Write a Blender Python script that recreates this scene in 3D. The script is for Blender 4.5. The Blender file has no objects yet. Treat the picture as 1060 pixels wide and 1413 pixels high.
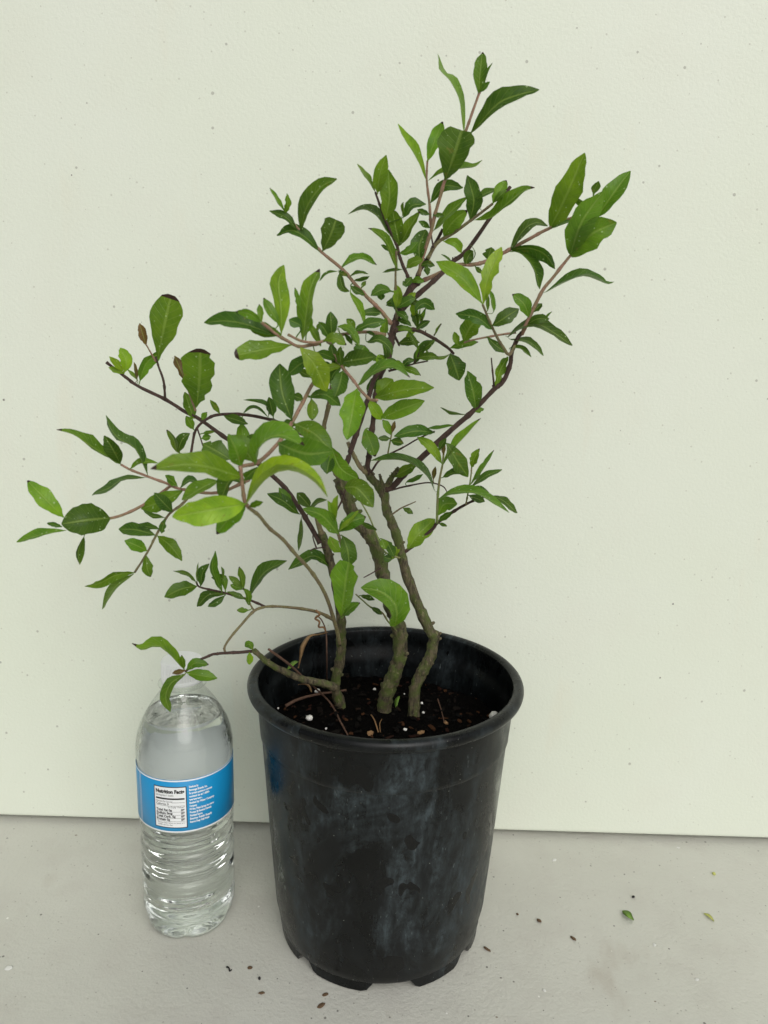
import bpy, bmesh, math, random
from mathutils import Vector, Matrix, noise
PI = math.pi
rnd = random.Random(7)
scene = bpy.context.scene
COL = scene.collection

# ---------------------------------------------------------------- camera
FPX, PITCH, ROLL = 1062.0, math.radians(12.51), math.radians(1.42)
CAM = Vector((-.0041, -.4987, .4196))
FW = Vector((0, math.cos(PITCH), -math.sin(PITCH)))
R0, U0 = Vector((1, 0, 0)), Vector((0, math.sin(PITCH), math.cos(PITCH)))
RT = R0*math.cos(ROLL) + U0*math.sin(ROLL)
UP = -R0*math.sin(ROLL) + U0*math.cos(ROLL)
cd = bpy.data.cameras.new('camera')
cam = bpy.data.objects.new('camera', cd); COL.objects.link(cam)
cam.matrix_world = Matrix(((RT.x, UP.x, -FW.x, CAM.x), (RT.y, UP.y, -FW.y, CAM.y), (RT.z, UP.z, -FW.z, CAM.z), (0, 0, 0, 1)))
cd.sensor_fit = 'VERTICAL'; cd.sensor_height = 36; cd.sensor_width = 27
cd.lens = 36*FPX/1413; cd.clip_start = .01; cd.clip_end = 100
cd.dof.use_dof = True; cd.dof.focus_distance = .53; cd.dof.aperture_fstop = 10
scene.camera = cam

# ---------------------------------------------------------------- light: a bright covered porch, soft daylight from the open side
SUN_EL, SUN_AZ = math.radians(38), math.radians(162)      # azimuth clockwise from +Y
world = bpy.data.worlds.new('World'); scene.world = world; world.use_nodes = True
wn, wl = world.node_tree.nodes, world.node_tree.links
wn.clear()
sky = wn.new('ShaderNodeTexSky'); sky.sky_type = 'NISHITA'; sky.sun_disc = False
sky.sun_elevation = SUN_EL; sky.sun_rotation = SUN_AZ; sky.dust_density = 5; sky.air_density = 1.0; sky.ozone_density = 1
hs = wn.new('ShaderNodeHueSaturation'); hs.inputs['Saturation'].default_value = .22
bg = wn.new('ShaderNodeBackground'); bg.inputs['Strength'].default_value = .12
wo = wn.new('ShaderNodeOutputWorld')
wl.new(sky.outputs[0], hs.inputs['Color']); wl.new(hs.outputs[0], bg.inputs['Color']); wl.new(bg.outputs[0], wo.inputs['Surface'])
sd = bpy.data.lights.new('sun', 'SUN'); sd.energy = 1.45; sd.angle = math.radians(55); sd.color = (1, .985, .95)
sun = bpy.data.objects.new('sun', sd); COL.objects.link(sun)
sdir = Vector((math.sin(SUN_AZ)*math.cos(SUN_EL), math.cos(SUN_AZ)*math.cos(SUN_EL), math.sin(SUN_EL)))
sun.rotation_euler = sdir.to_track_quat('Z', 'Y').to_euler(); sun.location = sdir*3
vs = scene.view_settings
vs.view_transform = 'Standard'; vs.look = 'None'; vs.gamma = 1; vs.use_curve_mapping = False
vs.exposure = -0.52
scene.render.filter_size = 1.15
scene.cycles.max_bounces = 12; scene.cycles.transparent_max_bounces = 16; scene.cycles.transmission_bounces = 10; scene.cycles.diffuse_bounces = 3

# ---------------------------------------------------------------- measuring helpers
def ray(px, py):
    return FW + RT*((px-530)/FPX) - UP*((py-706.5)/FPX)
def at(px, py, d):                    # a point seen at a photo position, d metres in front of the pot's axis plane
    r = ray(px, py); return CAM + r*((-d-CAM.y)/r.y)
def on(px, py, z):                    # the same on a level surface
    r = ray(px, py); return CAM + r*((z-CAM.z)/r.z)

# ---------------------------------------------------------------- object helpers
def link(name, me, mats, parent=None, smooth=True):
    if not isinstance(mats, (list, tuple)): mats = [mats]
    for m in mats: me.materials.append(m)
    if smooth: me.polygons.foreach_set('use_smooth', [True]*len(me.polygons))
    o = bpy.data.objects.new(name, me); COL.objects.link(o)
    if parent is not None: o.parent = parent
    return o
def mesh(name, vs_, fs): 
    me = bpy.data.meshes.new(name); me.from_pydata([tuple(v) for v in vs_], [], fs); me.update(); return me
def bm_mesh(name, bm):
    me = bpy.data.meshes.new(name); bm.normal_update(); bm.to_mesh(me); bm.free(); return me
def empty(name, loc):
    o = bpy.data.objects.new(name, None); COL.objects.link(o); o.location = loc; o.empty_display_size = .02; return o
def tag(o, label, cat, group=None, kind=None):
    o['label'] = label; o['category'] = cat
    if group: o['group'] = group
    if kind: o['kind'] = kind
    return o
def lathe(name, prof, seg=96, mod=None, closed=False):
    """prof: (radius, height) from one end to the other; mod(angle, i, r, z) -> (r, z)"""
    vs_, fs = [], []
    n = len(prof)
    for i, (r, z) in enumerate(prof):
        for k in range(seg):
            a = 2*PI*k/seg
            rr, zz = mod(a, i, r, z) if mod else (r, z)
            vs_.append((rr*math.cos(a), rr*math.sin(a), zz))
    for i in range(n-1):
        for k in range(seg):
            k2 = (k+1) % seg
            fs.append((i*seg+k, i*seg+k2, (i+1)*seg+k2, (i+1)*seg+k))
    if closed:
        fs.append(tuple(reversed(range(seg)))); fs.append(tuple((n-1)*seg+k for k in range(seg)))
    return mesh(name, vs_, fs)
def spline(pts, per=4):
    """Catmull-Rom through vectors"""
    out = []
    P = [pts[0]*2-pts[1]] + list(pts) + [pts[-1]*2-pts[-2]]
    for i in range(1, len(P)-2):
        a, b, c, d = P[i-1], P[i], P[i+1], P[i+2]
        for k in range(per):
            t = k/per
            out.append(.5*((2*b)+(c-a)*t+(2*a-5*b+4*c-d)*t*t+(3*b-a-3*c+d)*t**3))
    out.append(pts[-1]); return out
def tube(bm, pts, radii, seg=7, seed=0, rough=.08, knots=None):
    rings = []
    up = Vector((.3, .2, 1))
    for i, p in enumerate(pts):
        t = (pts[min(i+1, len(pts)-1)] - pts[max(i-1, 0)]).normalized()
        x = t.cross(up)
        if x.length < 1e-3: x = t.cross(Vector((1, 0, 0)))
        x.normalize(); y = t.cross(x); up = x.cross(t) if False else up
        ring = []
        for k in range(seg):
            a = 2*PI*k/seg
            q = radii[i]*(1 + rough*noise.noise(Vector((p.x*260+seed, p.z*260+k*1.7, a*2+p.y*200)))*2)
            if knots: q *= knots(i, a)
            ring.append(bm.verts.new(p + (x*math.cos(a)+y*math.sin(a))*q))
        rings.append(ring)
    for i in range(len(rings)-1):
        for k in range(seg):
            bm.faces.new((rings[i][k], rings[i][(k+1) % seg], rings[i+1][(k+1) % seg], rings[i+1][k]))
    bm.faces.new(list(reversed(rings[0]))); bm.faces.new(rings[-1])

# ---------------------------------------------------------------- materials
class NT:
    def __init__(s, name):
        s.m = bpy.data.materials.new(name); s.m.use_nodes = True
        s.t = s.m.node_tree; s.t.nodes.clear()
        s.out = s.n('OutputMaterial')
    def n(s, kind, **kw):
        nd = s.t.nodes.new('ShaderNode'+kind)
        for k, v in kw.items():
            if k in nd.inputs: s.set(nd.inputs[k], v)
            else: setattr(nd, k, v)
        return nd
    def set(s, sock, v):
        if hasattr(v, 'is_linked') or isinstance(v, bpy.types.NodeSocket): s.t.links.new(v, sock)
        else: sock.default_value = v
    def pr(s, **kw):
        nd = s.n('BsdfPrincipled')
        for k, v in kw.items(): s.set(nd.inputs[k.replace('_', ' ')], v)
        return nd
    def coord(s, which='Object'): return s.n('TexCoord').outputs[which]
    def noise(s, vec, scale, detail=4, rough=.55, out='Fac', dist=0):
        nd = s.n('TexNoise'); s.set(nd.inputs['Vector'], vec); nd.inputs['Scale'].default_value = scale
        nd.inputs['Detail'].default_value = detail; nd.inputs['Roughness'].default_value = rough; nd.inputs['Distortion'].default_value = dist
        return nd.outputs[out]
    def ramp(s, fac, stops):
        nd = s.n('ValToRGB'); s.set(nd.inputs[0], fac); e = nd.color_ramp.elements
        while len(e) < len(stops): e.new(.5)
        for i, (p, c) in enumerate(stops):
            e[i].position = p; e[i].color = (c, c, c, 1) if not isinstance(c, tuple) else (*c, 1)[:4]
        return nd.outputs[0]
    def mix(s, fac, a, b, blend='MIX'):
        nd = s.n('Mix', data_type='RGBA', blend_type=blend)
        for i, v in ((0, fac), (6, a), (7, b)):
            if isinstance(v, tuple) and len(v) == 3: v = (*v, 1)
            s.set(nd.inputs[i], v)
        return nd.outputs[2]
    def math(s, op, a, b=None, c=None):
        nd = s.n('Math', operation=op)
        for i, v in enumerate((a, b, c)):
            if v is not None: s.set(nd.inputs[i], v)
        return nd.outputs[0]
    def scale(s, vec, v):
        nd = s.n('Mapping'); s.set(nd.inputs['Vector'], vec); nd.inputs['Scale'].default_value = v; return nd.outputs[0]
    def bump(s, h, strength=.3, dist=.001, normal=None):
        nd = s.n('Bump'); s.set(nd.inputs['Height'], h); nd.inputs['Strength'].default_value = strength; nd.inputs['Distance'].default_value = dist
        if normal is not None: s.set(nd.inputs['Normal'], normal)
        return nd.outputs[0]
    def specks(s, vec, scale, size, keep=.5):
        """sparse dots: 1 inside a dot"""
        v = s.n('TexVoronoi'); s.set(v.inputs['Vector'], vec); v.inputs['Scale'].default_value = scale; v.inputs['Randomness'].default_value = 1
        sep = s.n('SeparateColor'); s.set(sep.inputs[0], v.outputs['Color'])
        rad = s.math('MULTIPLY', s.math('SUBTRACT', sep.outputs[0], 1-keep), size/keep)
        return s.math('LESS_THAN', v.outputs['Distance'], rad)
    def done(s, shader):
        s.t.links.new(shader.outputs[0] if hasattr(shader, 'outputs') else shader, s.out.inputs['Surface']); return s.m

def mat_wall():
    t = NT('painted_panel'); c = t.coord()
    big = t.noise(c, 3.2, 3); mid = t.noise(c, 14, 4); fine = t.noise(c, 420, 3, .6)
    col = t.mix(t.ramp(big, [(.35, 0.), (.65, 1.)]), (.725, .775, .655), (.745, .785, .690))
    col = t.mix(t.math('MULTIPLY', t.ramp(mid, [(.5, 0.), (.75, 1.)]), .22), col, (.70, .70, .60))
    sc_ = t.scale(c, (1, 1, .22))
    runs = t.noise(sc_, 22, 3, .6)
    col = t.mix(t.math('MULTIPLY', t.ramp(runs, [(.62, 0.), (.72, 1.)]), .22), col, (.74, .70, .56))
    col = t.mix(t.math('MULTIPLY', t.specks(c, 90, .11, .35), .5), col, (.22, .20, .17))
    col = t.mix(t.math('MULTIPLY', t.specks(c, 210, .16, .3), .4), col, (.36, .35, .28))
    col = t.mix(t.math('MULTIPLY', t.specks(c, 30, .030, .5), .8), col, (.12, .10, .09))
    col = t.mix(t.ramp(t.noise(c, 900, 3, .7), [(.3, .10), (.7, 0.)]), col, (.5, .52, .42))
    h = t.math('ADD', t.math('MULTIPLY', t.noise(c, 400, 2, .5), 1.0), t.math('MULTIPLY', t.noise(c, 1000, 2), .5))
    return t.done(t.pr(Base_Color=col, Roughness=.5, Normal=t.bump(h, .25, .0009)))
def mat_floor():
    t = NT('painted_concrete'); c = t.coord()
    big = t.noise(c, 5, 4); mid = t.noise(c, 26, 4)
    col = t.mix(t.ramp(big, [(.3, 0.), (.7, 1.)]), (.535, .535, .475), (.60, .60, .54))
    col = t.mix(t.math('MULTIPLY', t.ramp(mid, [(.5, 0.), (.7, 1.)]), .25), col, (.46, .43, .39))
    st = t.noise(t.scale(c, (1, .6, 1)), 9, 5, .65)
    col = t.mix(t.math('MULTIPLY', t.ramp(st, [(.64, 0.), (.72, 1.)]), .35), col, (.40, .35, .29))
    col = t.mix(t.math('MULTIPLY', t.specks(c, 120, .11, .4), .75), col, (.10, .09, .08))
    col = t.mix(t.math('MULTIPLY', t.specks(c, 320, .22, .4), .5), col, (.25, .23, .20))
    col = t.mix(t.math('MULTIPLY', t.specks(t.scale(c, (1.1, .9, 1)), 60, .055, .4), .8), col, (.85, .85, .80))
    col = t.mix(t.math('MULTIPLY', t.specks(t.scale(c, (.8, 1.1, 1)), 48, .05, .35), .8), col, (.16, .11, .07))
    h = t.math('ADD', t.noise(c, 330, 4, .65), t.math('MULTIPLY', t.noise(c, 60, 3), .8))
    r = t.ramp(t.noise(c, 18, 4), [(.35, .30), (.7, .5)])
    return t.done(t.pr(Base_Color=col, Roughness=r, Normal=t.bump(h, .42, .0013)))
def mat_pot(k=1.):
    t = NT('black_pot_plastic'); c = t.coord()
    n1 = t.noise(t.scale(c, (1, 1, .5)), 20, 5, .68, dist=.9); n2 = t.noise(t.scale(c, (1, 1, .55)), 150, 6, .8, dist=.4); n3 = t.noise(t.scale(c, (1, 1, .10)), 190, 3, .65)
    chalk = t.math('MULTIPLY', t.ramp(n1, [(.46, 0.), (.64, 1.)]), t.ramp(n2, [(.36, .0), (.66, 1.)]))
    chalk = t.math('MULTIPLY', chalk, t.ramp(n3, [(.32, .35), (.6, 1.)]))
    film = t.ramp(t.noise(t.scale(c, (1, 1, .6)), 34, 5, .7), [(.42, 0.), (.62, 1.)])
    col = t.mix(t.math('MULTIPLY', film, .5*k), (.0022, .0027, .0027), (.010, .012, .0135))
    col = t.mix(t.math('MULTIPLY', chalk, .85*k), col, (.072, .094, .104))
    wet = t.ramp(t.noise(t.scale(c, (1, 1, .8)), 48, 2, .4, dist=.3), [(.655, 0.), (.665, 1.)])
    col = t.mix(wet, col, (.004, .0045, .0045))
    col = t.mix(t.math('MULTIPLY', t.specks(c, 300, .10, .3), .6), col, (.30, .32, .28))
    fib = t.ramp(t.noise(t.scale(c, (1, 1, .22)), 520, 2, .75), [(.68, 0.), (.74, 1.)])
    col = t.mix(t.math('MULTIPLY', fib, t.math('MULTIPLY', t.ramp(n1, [(.4, .1), (.6, 1.)]), .5)), col, (.15, .18, .18))
    rough = t.mix(chalk, t.mix(film, (.24, .24, .24), (.42, .42, .42)), (.7, .7, .7)); rough = t.mix(wet, rough, (.10, .10, .10))
    return t.done(t.pr(Base_Color=col, Roughness=rough, Specular_IOR_Level=.24 if k == 1 else .10, Normal=t.bump(t.math('ADD', n2, t.math('MULTIPLY', wet, .6)), .10, .0008)))
def mat_leaf():
    t = NT('leaf'); oi = t.n('ObjectInfo'); uv = t.n('UVMap').outputs[0]
    sep = t.n('SeparateXYZ'); t.set(sep.inputs[0], uv); u, v = sep.outputs[0], sep.outputs[1]
    c = t.coord()
    au = t.math('ABSOLUTE', t.math('SUBTRACT', t.math('MULTIPLY', u, 2), 1))
    rib = t.ramp(au, [(.0, 1.), (.06, .9), (.13, 0.)])
    ph = t.math('ADD', t.math('MULTIPLY', v, 62), t.math('MULTIPLY', au, -11))
    sv = t.ramp(t.math('SINE', ph), [(.86, 0.), (1., 1.)])
    nz = t.noise(c, 90, 4, .6); nz2 = t.noise(c, 420, 3, .6)
    base = oi.outputs['Color']
    col = t.mix(t.ramp(nz, [(.3, 0.), (.72, 1.)]), t.mix(1., base, (.66, .74, .8, 1), 'MULTIPLY'), t.mix(1., base, (1.34, 1.22, 1.1, 1), 'MULTIPLY'))
    col = t.mix(t.math('MULTIPLY', t.ramp(t.noise(c, 150, 3, .6), [(.66, 0.), (.72, 1.)]), .45), col, (.20, .17, .03))
    pale = t.mix(.5, base, (.30, .40, .10))
    col = t.mix(t.math('MULTIPLY', sv, .28), col, pale)
    col = t.mix(t.math('MULTIPLY', rib, .72), col, pale)
    drops = t.specks(c, 330, .30, .33)
    col = t.mix(t.math('MULTIPLY', t.specks(c, 430, .26, .4), .6), col, (.36, .46, .26))
    geo = t.n('NewGeometry')
    under = t.mix(.32, col, (.17, .25, .09))
    col = t.mix(geo.outputs['Backfacing'], col, under)
    tip = t.math('MULTIPLY', t.math('GREATER_THAN', t.math('ADD', v, t.math('MULTIPLY', nz, .06)), .975), t.math('SUBTRACT', 1, oi.outputs['Alpha']))
    col = t.mix(tip, col, (.035, .017, .012))
    h = t.math('ADD', t.math('ADD', t.math('MULTIPLY', rib, -.9), t.math('MULTIPLY', sv, -.5)), t.math('ADD', t.math('MULTIPLY', nz2, .35), t.math('MULTIPLY', drops, 1.3)))
    nrm = t.bump(h, .55, .0007)
    rough = t.mix(drops, (.40, .40, .40), (.08, .08, .08))
    p = t.pr(Base_Color=col, Roughness=rough, Normal=nrm, Specular_IOR_Level=.30)
    tr = t.n('BsdfTranslucent'); t.set(tr.inputs['Color'], t.mix(1., col, (1.5, 1.55, .7, 1), 'MULTIPLY')); t.set(tr.inputs['Normal'], nrm)
    mx = t.n('MixShader'); mx.inputs[0].default_value = .26
    t.t.links.new(p.outputs[0], mx.inputs[1]); t.t.links.new(tr.outputs[0], mx.inputs[2])
    return t.done(mx)
def mat_bark(name, a, b, cc, scale=1., bump=.6):
    t = NT(name); c = t.coord()
    s1 = t.noise(t.scale(c, (1, 1, .28)), 420*scale, 5, .7, dist=.5); s2 = t.noise(c, 120*scale, 4, .6); s3 = t.noise(c, 900*scale, 3, .7)
    col = t.mix(t.ramp(s1, [(.35, 0.), (.62, 1.)]), a, b)
    col = t.mix(t.ramp(s2, [(.44, 0.), (.60, 1.)]), col, cc)
    col = t.mix(t.math('MULTIPLY', t.specks(c, 260, .2, .3), .7), col, tuple(q*.2 for q in a))
    col = t.mix(t.math('MULTIPLY', t.ramp(t.noise(t.scale(c, (1, 1, .5)), 520*scale, 3, .7), [(.60, 0.), (.68, 1.)]), .55), col, tuple(min(1, q*1.9+.02) for q in b))
    return t.done(t.pr(Base_Color=col, Roughness=.75, Normal=t.bump(t.math('ADD', s1, t.math('MULTIPLY', s3, .5)), bump, .0016)))
def plain(name, col, rough=.5, var=.15, scale=200, spec=.5, bump=.1):
    t = NT(name); n = t.noise(t.coord(), scale, 4)
    k = t.mix(n, tuple(max(0, q*(1-var)) for q in col), tuple(q*(1+var) for q in col))
    return t.done(t.pr(Base_Color=k, Roughness=rough, Specular_IOR_Level=spec, Normal=t.bump(n, bump, .0008)))
def mat_soil():
    t = NT('potting_soil'); c = t.coord()
    n = t.noise(c, 300, 6, .75); n2 = t.noise(c, 90, 4)
    col = t.mix(t.ramp(n, [(.4, 0.), (.75, 1.)]), (.0008, .0007, .0006), (.0042, .0032, .0026))
    return t.done(t.pr(Base_Color=col, Roughness=.95, Specular_IOR_Level=.06, Normal=t.bump(t.math('ADD', n, n2), .9, .003)))
def mat_bits(name, cols):
    t = NT(name); g = t.n('NewGeometry')
    stops = [(i/len(cols), c) for i, c in enumerate(cols)]
    r = t.n('ValToRGB'); t.set(r.inputs[0], g.outputs['Random Per Island']); r.color_ramp.interpolation = 'CONSTANT'
    e = r.color_ramp.elements
    while len(e) < len(stops): e.new(.5)
    for i, (p, c) in enumerate(stops): e[i].position = p; e[i].color = (*c, 1)
    return t.done(t.pr(Base_Color=r.outputs[0], Roughness=.9, Specular_IOR_Level=.1))
def mat_shell():
    t = NT('clear_bottle_plastic'); c = t.coord()
    geo = t.n('NewGeometry'); fr = t.n('Fresnel'); t.set(fr.inputs['IOR'], t.math('ADD', t.math('MULTIPLY', geo.outputs['Backfacing'], 1/1.5-1.5), 1.5)); n = t.bump(t.noise(t.scale(c, (1, 1, 1.6)), 55, 3, .6), .18, .002)
    t.set(fr.inputs['Normal'], n)
    tr = t.n('BsdfTransparent'); tr.inputs[0].default_value = (.965, .975, .97, 1)
    gl = t.n('BsdfGlossy'); gl.inputs['Roughness'].default_value = .04; t.set(gl.inputs['Normal'], n)
    mx = t.n('MixShader'); t.set(mx.inputs[0], t.math('MULTIPLY', fr.outputs[0], 1.1))
    t.t.links.new(tr.outputs[0], mx.inputs[1]); t.t.links.new(gl.outputs[0], mx.inputs[2])
    return t.done(mx)
def mat_water():
    t = NT('drinking_water'); c = t.coord()
    g = t.n('BsdfGlass'); g.inputs['IOR'].default_value = 1.33; g.inputs['Roughness'].default_value = 0; g.inputs['Color'].default_value = (.985, .995, .99, 1)
    t.set(g.inputs['Normal'], t.bump(t.noise(t.scale(c, (1, 1, .45)), 150, 3, .6, dist=.8), .06, .002))
    return t.done(g)
def mat_label():
    t = NT('blue_label'); g = t.n('NewGeometry')
    col = t.mix(g.outputs['Backfacing'], (.012, .285, .60), (.80, .82, .83))       # printed outside, white film inside
    return t.done(t.pr(Base_Color=col, Roughness=.32))
M = dict(wall=mat_wall(), floor=mat_floor(), pot=mat_pot(), pot_in_shade=mat_pot(.45), leaf=mat_leaf(), soil=mat_soil(), shell=mat_shell(), water=mat_water(),
    trunk=mat_bark('mossy_bark', (.026, .019, .011), (.150, .125, .066), (.080, .108, .020), 1., 1.),
    dark=mat_bark('dark_bark', (.030, .015, .012), (.085, .045, .034), (.055, .030, .022), 1.4),
    olive=mat_bark('olive_bark', (.13, .11, .045), (.22, .20, .09), (.16, .12, .07), 1.5, .3),
    pink=mat_bark('young_pink_bark', (.24, .125, .085), (.33, .20, .14), (.23, .17, .09), 1.5, .25),
    green=mat_bark('green_stem', (.14, .19, .05), (.20, .26, .08), (.20, .17, .08), 1.5, .25),
    cap=plain('white_cap_plastic', (.78, .80, .80), .35, .03),
    label=mat_label(),
    print_white=plain('white_print', (.82, .84, .85), .4, .02, 60, .5, .02),
    print_black=plain('black_print', (.012, .012, .014), .45, .02, 60, .5, .02),
    perlite=plain('perlite', (.78, .77, .72), .8, .12, 500, .3, .6),
    deadleaf=plain('dead_leaf', (.20, .12, .05), .7, .4, 300),
    twig=plain('dry_twig', (.11, .062, .042), .8, .5, 400, .3, .5),
    straw=plain('straw', (.50, .52, .14), .5, .2, 400),
    scrap=plain('green_scrap', (.14, .26, .03), .45, .3, 400),
    mud=plain('mud_crumb', (.13, .085, .05), .85, .4, 500, .2, .6),
    char=plain('black_crumb', (.012, .011, .010), .7, .4, 500),
    chip=plain('bark_chip', (.26, .15, .07), .8, .4, 300, .3, .5),
    redchip=plain('red_bark_chip', (.12, .035, .018), .8, .4, 300, .3, .5),
    paint=plain('white_paint_drip', (.72, .72, .69), .4, .05),
    bits=mat_bits('soil_bits', [(.004, .003, .0025), (.007, .005, .004), (.003, .0025, .002), (.014, .008, .005), (.003, .003, .003), (.006, .005, .004), (.002, .002, .002), (.05, .022, .010), (.005, .004, .003), (.022, .009, .006)]))

# ---------------------------------------------------------------- the setting
def floor():
    s = 4.0
    o = link('floor', mesh('floor', [(-s, -s, 0), (s, -s, 0), (s, .6, 0), (-s, .6, 0)], [(0, 1, 2, 3)]), M['floor'], smooth=False)
    o['kind'] = 'structure'
floor()
def wall():
    a, b = on(0, 1133, 0), on(1060, 1165, 0)
    yaw = math.atan2(b.y-a.y, b.x-a.x)
    y0 = .0995
    prof = [(0.030, .0042), (.0042, .0042), (.0016, .0044), (.0004, .0054), (0, .0072), (0, 1.7), (.03, 1.7)]
    vs_, fs = [], []
    for x in (-1.6, 1.6):
        for (yy, zz) in prof: vs_.append((x, yy, zz))
    n = len(prof)
    for i in range(n): fs.append((i, (i+1) % n, n+(i+1) % n, n+i))
    fs.append(tuple(reversed(range(n)))); fs.append(tuple(range(n, 2*n)))
    bm = bmesh.new(); bm.from_mesh(mesh('w', vs_, fs)); bmesh.ops.recalc_face_normals(bm, faces=bm.faces)
    o = link('wall_panel', bm_mesh('wall_panel', bm), M['wall'], smooth=False)
    o.location = (0, y0, 0); o.rotation_euler.z = yaw
    o['kind'] = 'structure'
    m = link('gap_shade', mesh('gap_shade', [(-1.6, .02, 0), (1.6, .02, 0), (1.6, .02, .05), (-1.6, .02, .05)], [(0, 1, 2, 3)]), M['char'], o)  # black sheet added as the shade in the gap under the panel
wall()

# ---------------------------------------------------------------- the nursery pot
PH, PR, PB = .1936, .0952, .0742
def pot():
    root = empty('nursery_pot', (0, 0, 0))
    tag(root, 'round black plastic nursery pot holding the leafy shrub', 'plant pot')
    zt = .0065                                       # underside of the body, above the feet
    def rad(z): return PB + (.0872-PB)*(z/.178)**.9
    out = [(.004, zt+.001), (.055, zt+.001), (PB-.0040, zt), (PB-.002, zt+.0008), (PB-.0005, zt+.003), (PB, zt+.008)]
    for i in range(1, 14):
        z = zt+.008 + (.154-zt-.008)*i/13; out.append((rad(z), z))
    out += [(rad(.154)+.0001, .1546), (rad(.155)+.0009, .1553), (rad(.156)+.0010, .158)]
    out += [(rad(.168)+.001, .168), (rad(.182)+.001, .1845)]
    inn = [(.0870, PH-.004), (.0865, PH-.010), (.0860, PH-.019), (.0842, PH-.0205), (.0836, PH-.030), (.081, .150), (.072, .06), (.066, zt+.003), (.004, zt+.003)]
    def warp(a, i, r, z):
        return r*(1+.004*math.sin(2*a+.6)+.002*math.sin(3*a)), z
    body = link('body', lathe('pot_body', out, 128, warp), M['pot'], root)
    lip = []
    cx, cz, lw, lh = .0913, PH-.0042, .0042, .0042
    for k in range(13):
        q = -PI/2 + PI*1.02*k/12
        lip.append((cx+lw*math.cos(q)*(.9), cz+lh*math.sin(q)))
    lip = [(rad(.176)+.0008, .1840), (.0893, PH-.0088)] + lip + [(.0896, PH-.0003), (.0884, PH-.0008), (.0876, PH-.002)]
    link('rim', lathe('pot_rim', lip, 128, warp), M['pot'], root)
    link('inner_wall', lathe('pot_inner_wall', [(.0877, PH-.002)]+inn, 128, warp), M['pot_in_shade'], root)  # darker, duller copy of the pot plastic; inside shade put into the colour
    # stub feet of the bottom ring, parted by drain notches (angles from the front, degrees)
    feet = [(-94, -47), (-41, -3), (17, 51), (57, 96), (108, 142), (156, 192), (206, 254)]
    for a0, a1 in feet:
        vs_, fs = [], []; n = 12
        for i in range(n+1):
            e = i/n; a = math.radians(a0+(a1-a0)*e-90)
            low = 0.0
            e2 = min(e, 1-e)*(a1-a0)
            drop = max(0, 1-e2/4.0)
            z0 = .0075*drop*.9
            for (r, z) in ((PB-.0012, .0125), (PB-.0015, z0+.0012), (PB-.0025, z0), (PB-.0065, z0), (PB-.0065, .0125)):
                vs_.append((r*math.cos(a), r*math.sin(a), z))
        for i in range(n):
            for k in range(4): fs.append((i*5+k, (i+1)*5+k, (i+1)*5+k+1, i*5+k+1))
            fs.append((i*5+4, (i+1)*5+4, (i+1)*5, i*5))
        fs.append((0, 1, 2, 3, 4)); fs.append(tuple(n*5+k for k in (4, 3, 2, 1, 0)))
        link('foot', mesh('pot_foot', vs_, fs), M['pot'], root, smooth=False)
pot()

SOIL = .158
def soil_z(x, y):
    r = math.hypot(x, y)
    return SOIL + .004*noise.noise(Vector((x*40, y*40, 1))) + .0016*noise.noise(Vector((x*160, y*160, 4))) - .003*(r/.08)**2
def soil():
    vs_, fs = [], []; nr, ns = 30, 90
    for i in range(nr+1):
        for k in range(ns):
            r = .0834*i/nr; a = 2*PI*k/ns; x, y = r*math.cos(a), r*math.sin(a)
            vs_.append((x, y, soil_z(x, y) + .0012*noise.noise(Vector((x*700, y*700, 9)))))
    for i in range(nr):
        for k in range(ns):
            k2 = (k+1) % ns
            fs.append((i*ns+k, (i+1)*ns+k, (i+1)*ns+k2, i*ns+k2))
    o = link('potting_soil', mesh('potting_soil', vs_, fs), M['soil'])
    tag(o, 'dark potting soil filling the black pot', 'soil', kind='stuff')
    bm = bmesh.new()
    for i in range(620):
        r = .081*math.sqrt(rnd.random()); a = rnd.random()*2*PI; x, y = r*math.cos(a), r*math.sin(a)
        s = rnd.choice((.0008, .0012, .0018, .0028, .004))*rnd.uniform(.7, 1.2)
        m = Matrix.Translation((x, y, soil_z(x, y)+s*.25)) @ Matrix.Rotation(rnd.random()*6, 4, 'Z') @ Matrix.Rotation(rnd.uniform(-.6, .6), 4, 'X') @ Matrix.Diagonal((s*rnd.uniform(.8, 2.2), s*rnd.uniform(.4, .9), s*rnd.uniform(.3, .7), 1))
        g = bmesh.ops.create_icosphere(bm, subdivisions=1, radius=.6, matrix=m)
        for v in g['verts']: v.co += Vector((rnd.uniform(-1, 1), rnd.uniform(-1, 1), rnd.uniform(-1, 1)))*s*.14
    b = link('bark_fines', bm_mesh('bark_fines', bm), M['bits'], o, smooth=False); b['kind'] = 'stuff'
soil()

def lump(name, loc, size, mat, label, cat, group=None, seed=0, squash=(1, 1, .8), sub=2, amp=.35):
    bm = bmesh.new(); bmesh.ops.create_icosphere(bm, subdivisions=sub, radius=1)
    zmin = 9
    for v in bm.verts:
        k = 1 + amp*noise.noise(v.co*1.6+Vector((seed*3.1, seed, 0))) + amp*.5*noise.noise(v.co*4+Vector((0, seed*2, 5)))
        v.co = Vector((v.co.x*squash[0], v.co.y*squash[1], v.co.z*squash[2]))*k*size
        zmin = min(zmin, v.co.z)
    for v in bm.verts: v.co.z -= zmin
    o = link(name, bm_mesh(name, bm), M[mat], smooth=(mat not in ('chip', 'redchip')))
    o.location = loc; o.rotation_euler.z = seed*1.3
    return tag(o, label, cat, group)
def on_soil(px, py, sink=0.):
    p = on(px, py, SOIL)
    for _ in range(4): p = on(px, py, soil_z(p.x, p.y))
    p.z -= sink; return p

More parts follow.
